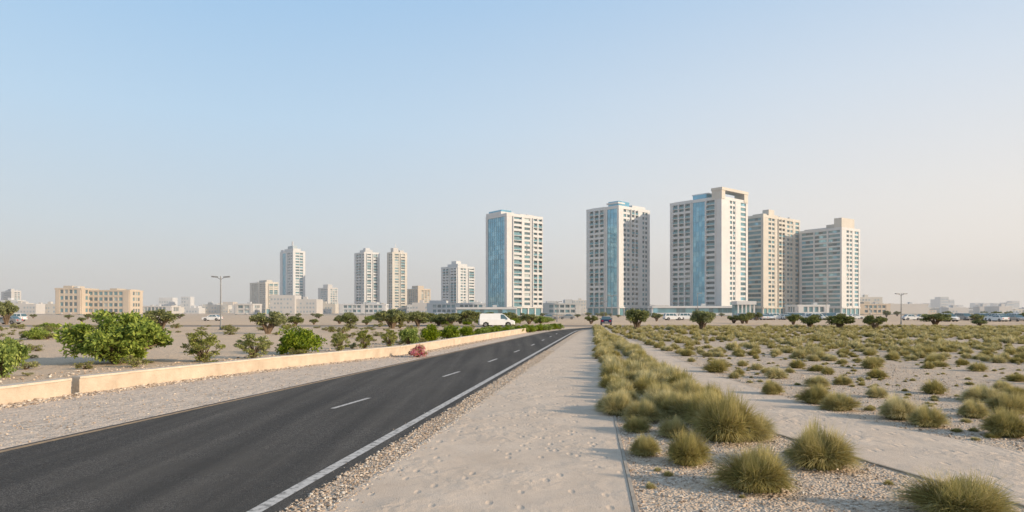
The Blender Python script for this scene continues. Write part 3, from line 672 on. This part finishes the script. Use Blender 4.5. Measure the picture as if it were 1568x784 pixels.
lamp(338,505,ytop=424); lamp(1380,497,ytop=450); lamp(937,0,ytop=452,Y=150); lamp(1068,0,ytop=449,Y=160,kind='I'); lamp(853,0,ytop=462,Y=150,kind='I')
lamp(925,0,ytop=462,Y=210); lamp(560,0,ytop=463,Y=190,kind='I'); lamp(1265,0,ytop=462,Y=210,kind='I')

# ---------------------------------------------------------------- light, sky, camera
# thin desert haze beyond the cross street
hm=bpy.data.materials.new('haze_air'); hm.use_nodes=True; hn=hm.node_tree; hn.nodes.remove(hn.nodes['Principled BSDF'])
vsn=hn.nodes.new('ShaderNodeVolumeScatter'); vsn.inputs['Density'].default_value=0.00055; vsn.inputs['Color'].default_value=(.98,.97,.96,1); vsn.inputs['Anisotropy'].default_value=0.0
hn.links.new(vsn.outputs[0],hn.nodes['Material Output'].inputs['Volume'])
hb=MB([]); M['haze_air']=hm; hb.box((0,0),(1,0),(0,1),-2000,2000,115,1500,-3,90,'haze_air'); hb.obj('haze')
EL=math.radians(18); AZ=math.radians(112)   # azimuth clockwise from +Y
S=Vector((math.sin(AZ)*math.cos(EL),math.cos(AZ)*math.cos(EL),math.sin(EL)))
sl=bpy.data.lights.new('sun','SUN'); sl.energy=4.9; sl.angle=math.radians(0.8); sl.color=(1.0,0.82,0.61)
so=bpy.data.objects.new('sun',sl); so.rotation_euler=S.to_track_quat('Z','Y').to_euler(); link(so)
w=bpy.data.worlds.new('World'); sc.world=w; w.use_nodes=True; nt=w.node_tree; bg=nt.nodes['Background']; L=nt.links.new
sk=nt.nodes.new('ShaderNodeTexSky'); sk.sky_type='NISHITA'; sk.sun_disc=False; sk.sun_elevation=EL; sk.sun_rotation=AZ
sk.air_density=1.0; sk.dust_density=1.0; sk.ozone_density=1.5; sk.altitude=0
# desert haze layer over the physical sky: pale near the horizon, warmer toward the sun
tc=nt.nodes.new('ShaderNodeTexCoord'); sp=nt.nodes.new('ShaderNodeSeparateXYZ'); L(tc.outputs['Generated'],sp.inputs[0])
rc=ramp(nt,[(0.0,(.62,.595,.57)),(0.035,(.61,.60,.59)),(0.12,(.57,.645,.70)),(0.26,(.48,.65,.81)),(0.42,(.35,.56,.80)),(0.75,(.27,.39,.56))])
rw=ramp(nt,[(0.0,(.98,.86,.75)),(0.05,(.94,.84,.75)),(0.15,(.85,.81,.77)),(0.30,(.67,.74,.82)),(0.45,(.46,.62,.81)),(0.75,(.30,.42,.58))])
L(sp.outputs['Z'],rc.inputs['Fac']); L(sp.outputs['Z'],rw.inputs['Fac'])
az=nt.nodes.new('ShaderNodeMapRange'); az.inputs[1].default_value=-0.45; az.inputs[2].default_value=0.68; az.interpolation_type='SMOOTHSTEP'; L(sp.outputs['X'],az.inputs[0])
mx=nt.nodes.new('ShaderNodeMix'); mx.data_type='RGBA'; L(az.outputs[0],mx.inputs[0]); L(rc.outputs['Color'],mx.inputs[6]); L(rw.outputs['Color'],mx.inputs[7])
vs=nt.nodes.new('ShaderNodeVectorMath'); vs.operation='SCALE'; vs.inputs['Scale'].default_value=10.0; L(mx.outputs[2],vs.inputs[0])
mh=nt.nodes.new('ShaderNodeMix'); mh.data_type='RGBA'; mh.inputs[0].default_value=0.88; L(sk.outputs[0],mh.inputs[6]); L(vs.outputs[0],mh.inputs[7])
L(mh.outputs[2],bg.inputs['Color']); bg.inputs['Strength'].default_value=0.112
cd=bpy.data.cameras.new('camera'); cd.sensor_width=36; cd.lens=F/1568*36; cd.shift_y=(476-392)/1568; cd.clip_start=.05; cd.clip_end=20000
co=bpy.data.objects.new('camera',cd); co.location=(0,0,CAMH); co.rotation_euler=(math.pi/2,0,0); link(co); sc.camera=co
sc.view_settings.view_transform='Standard'; sc.view_settings.look='None'; sc.view_settings.exposure=0
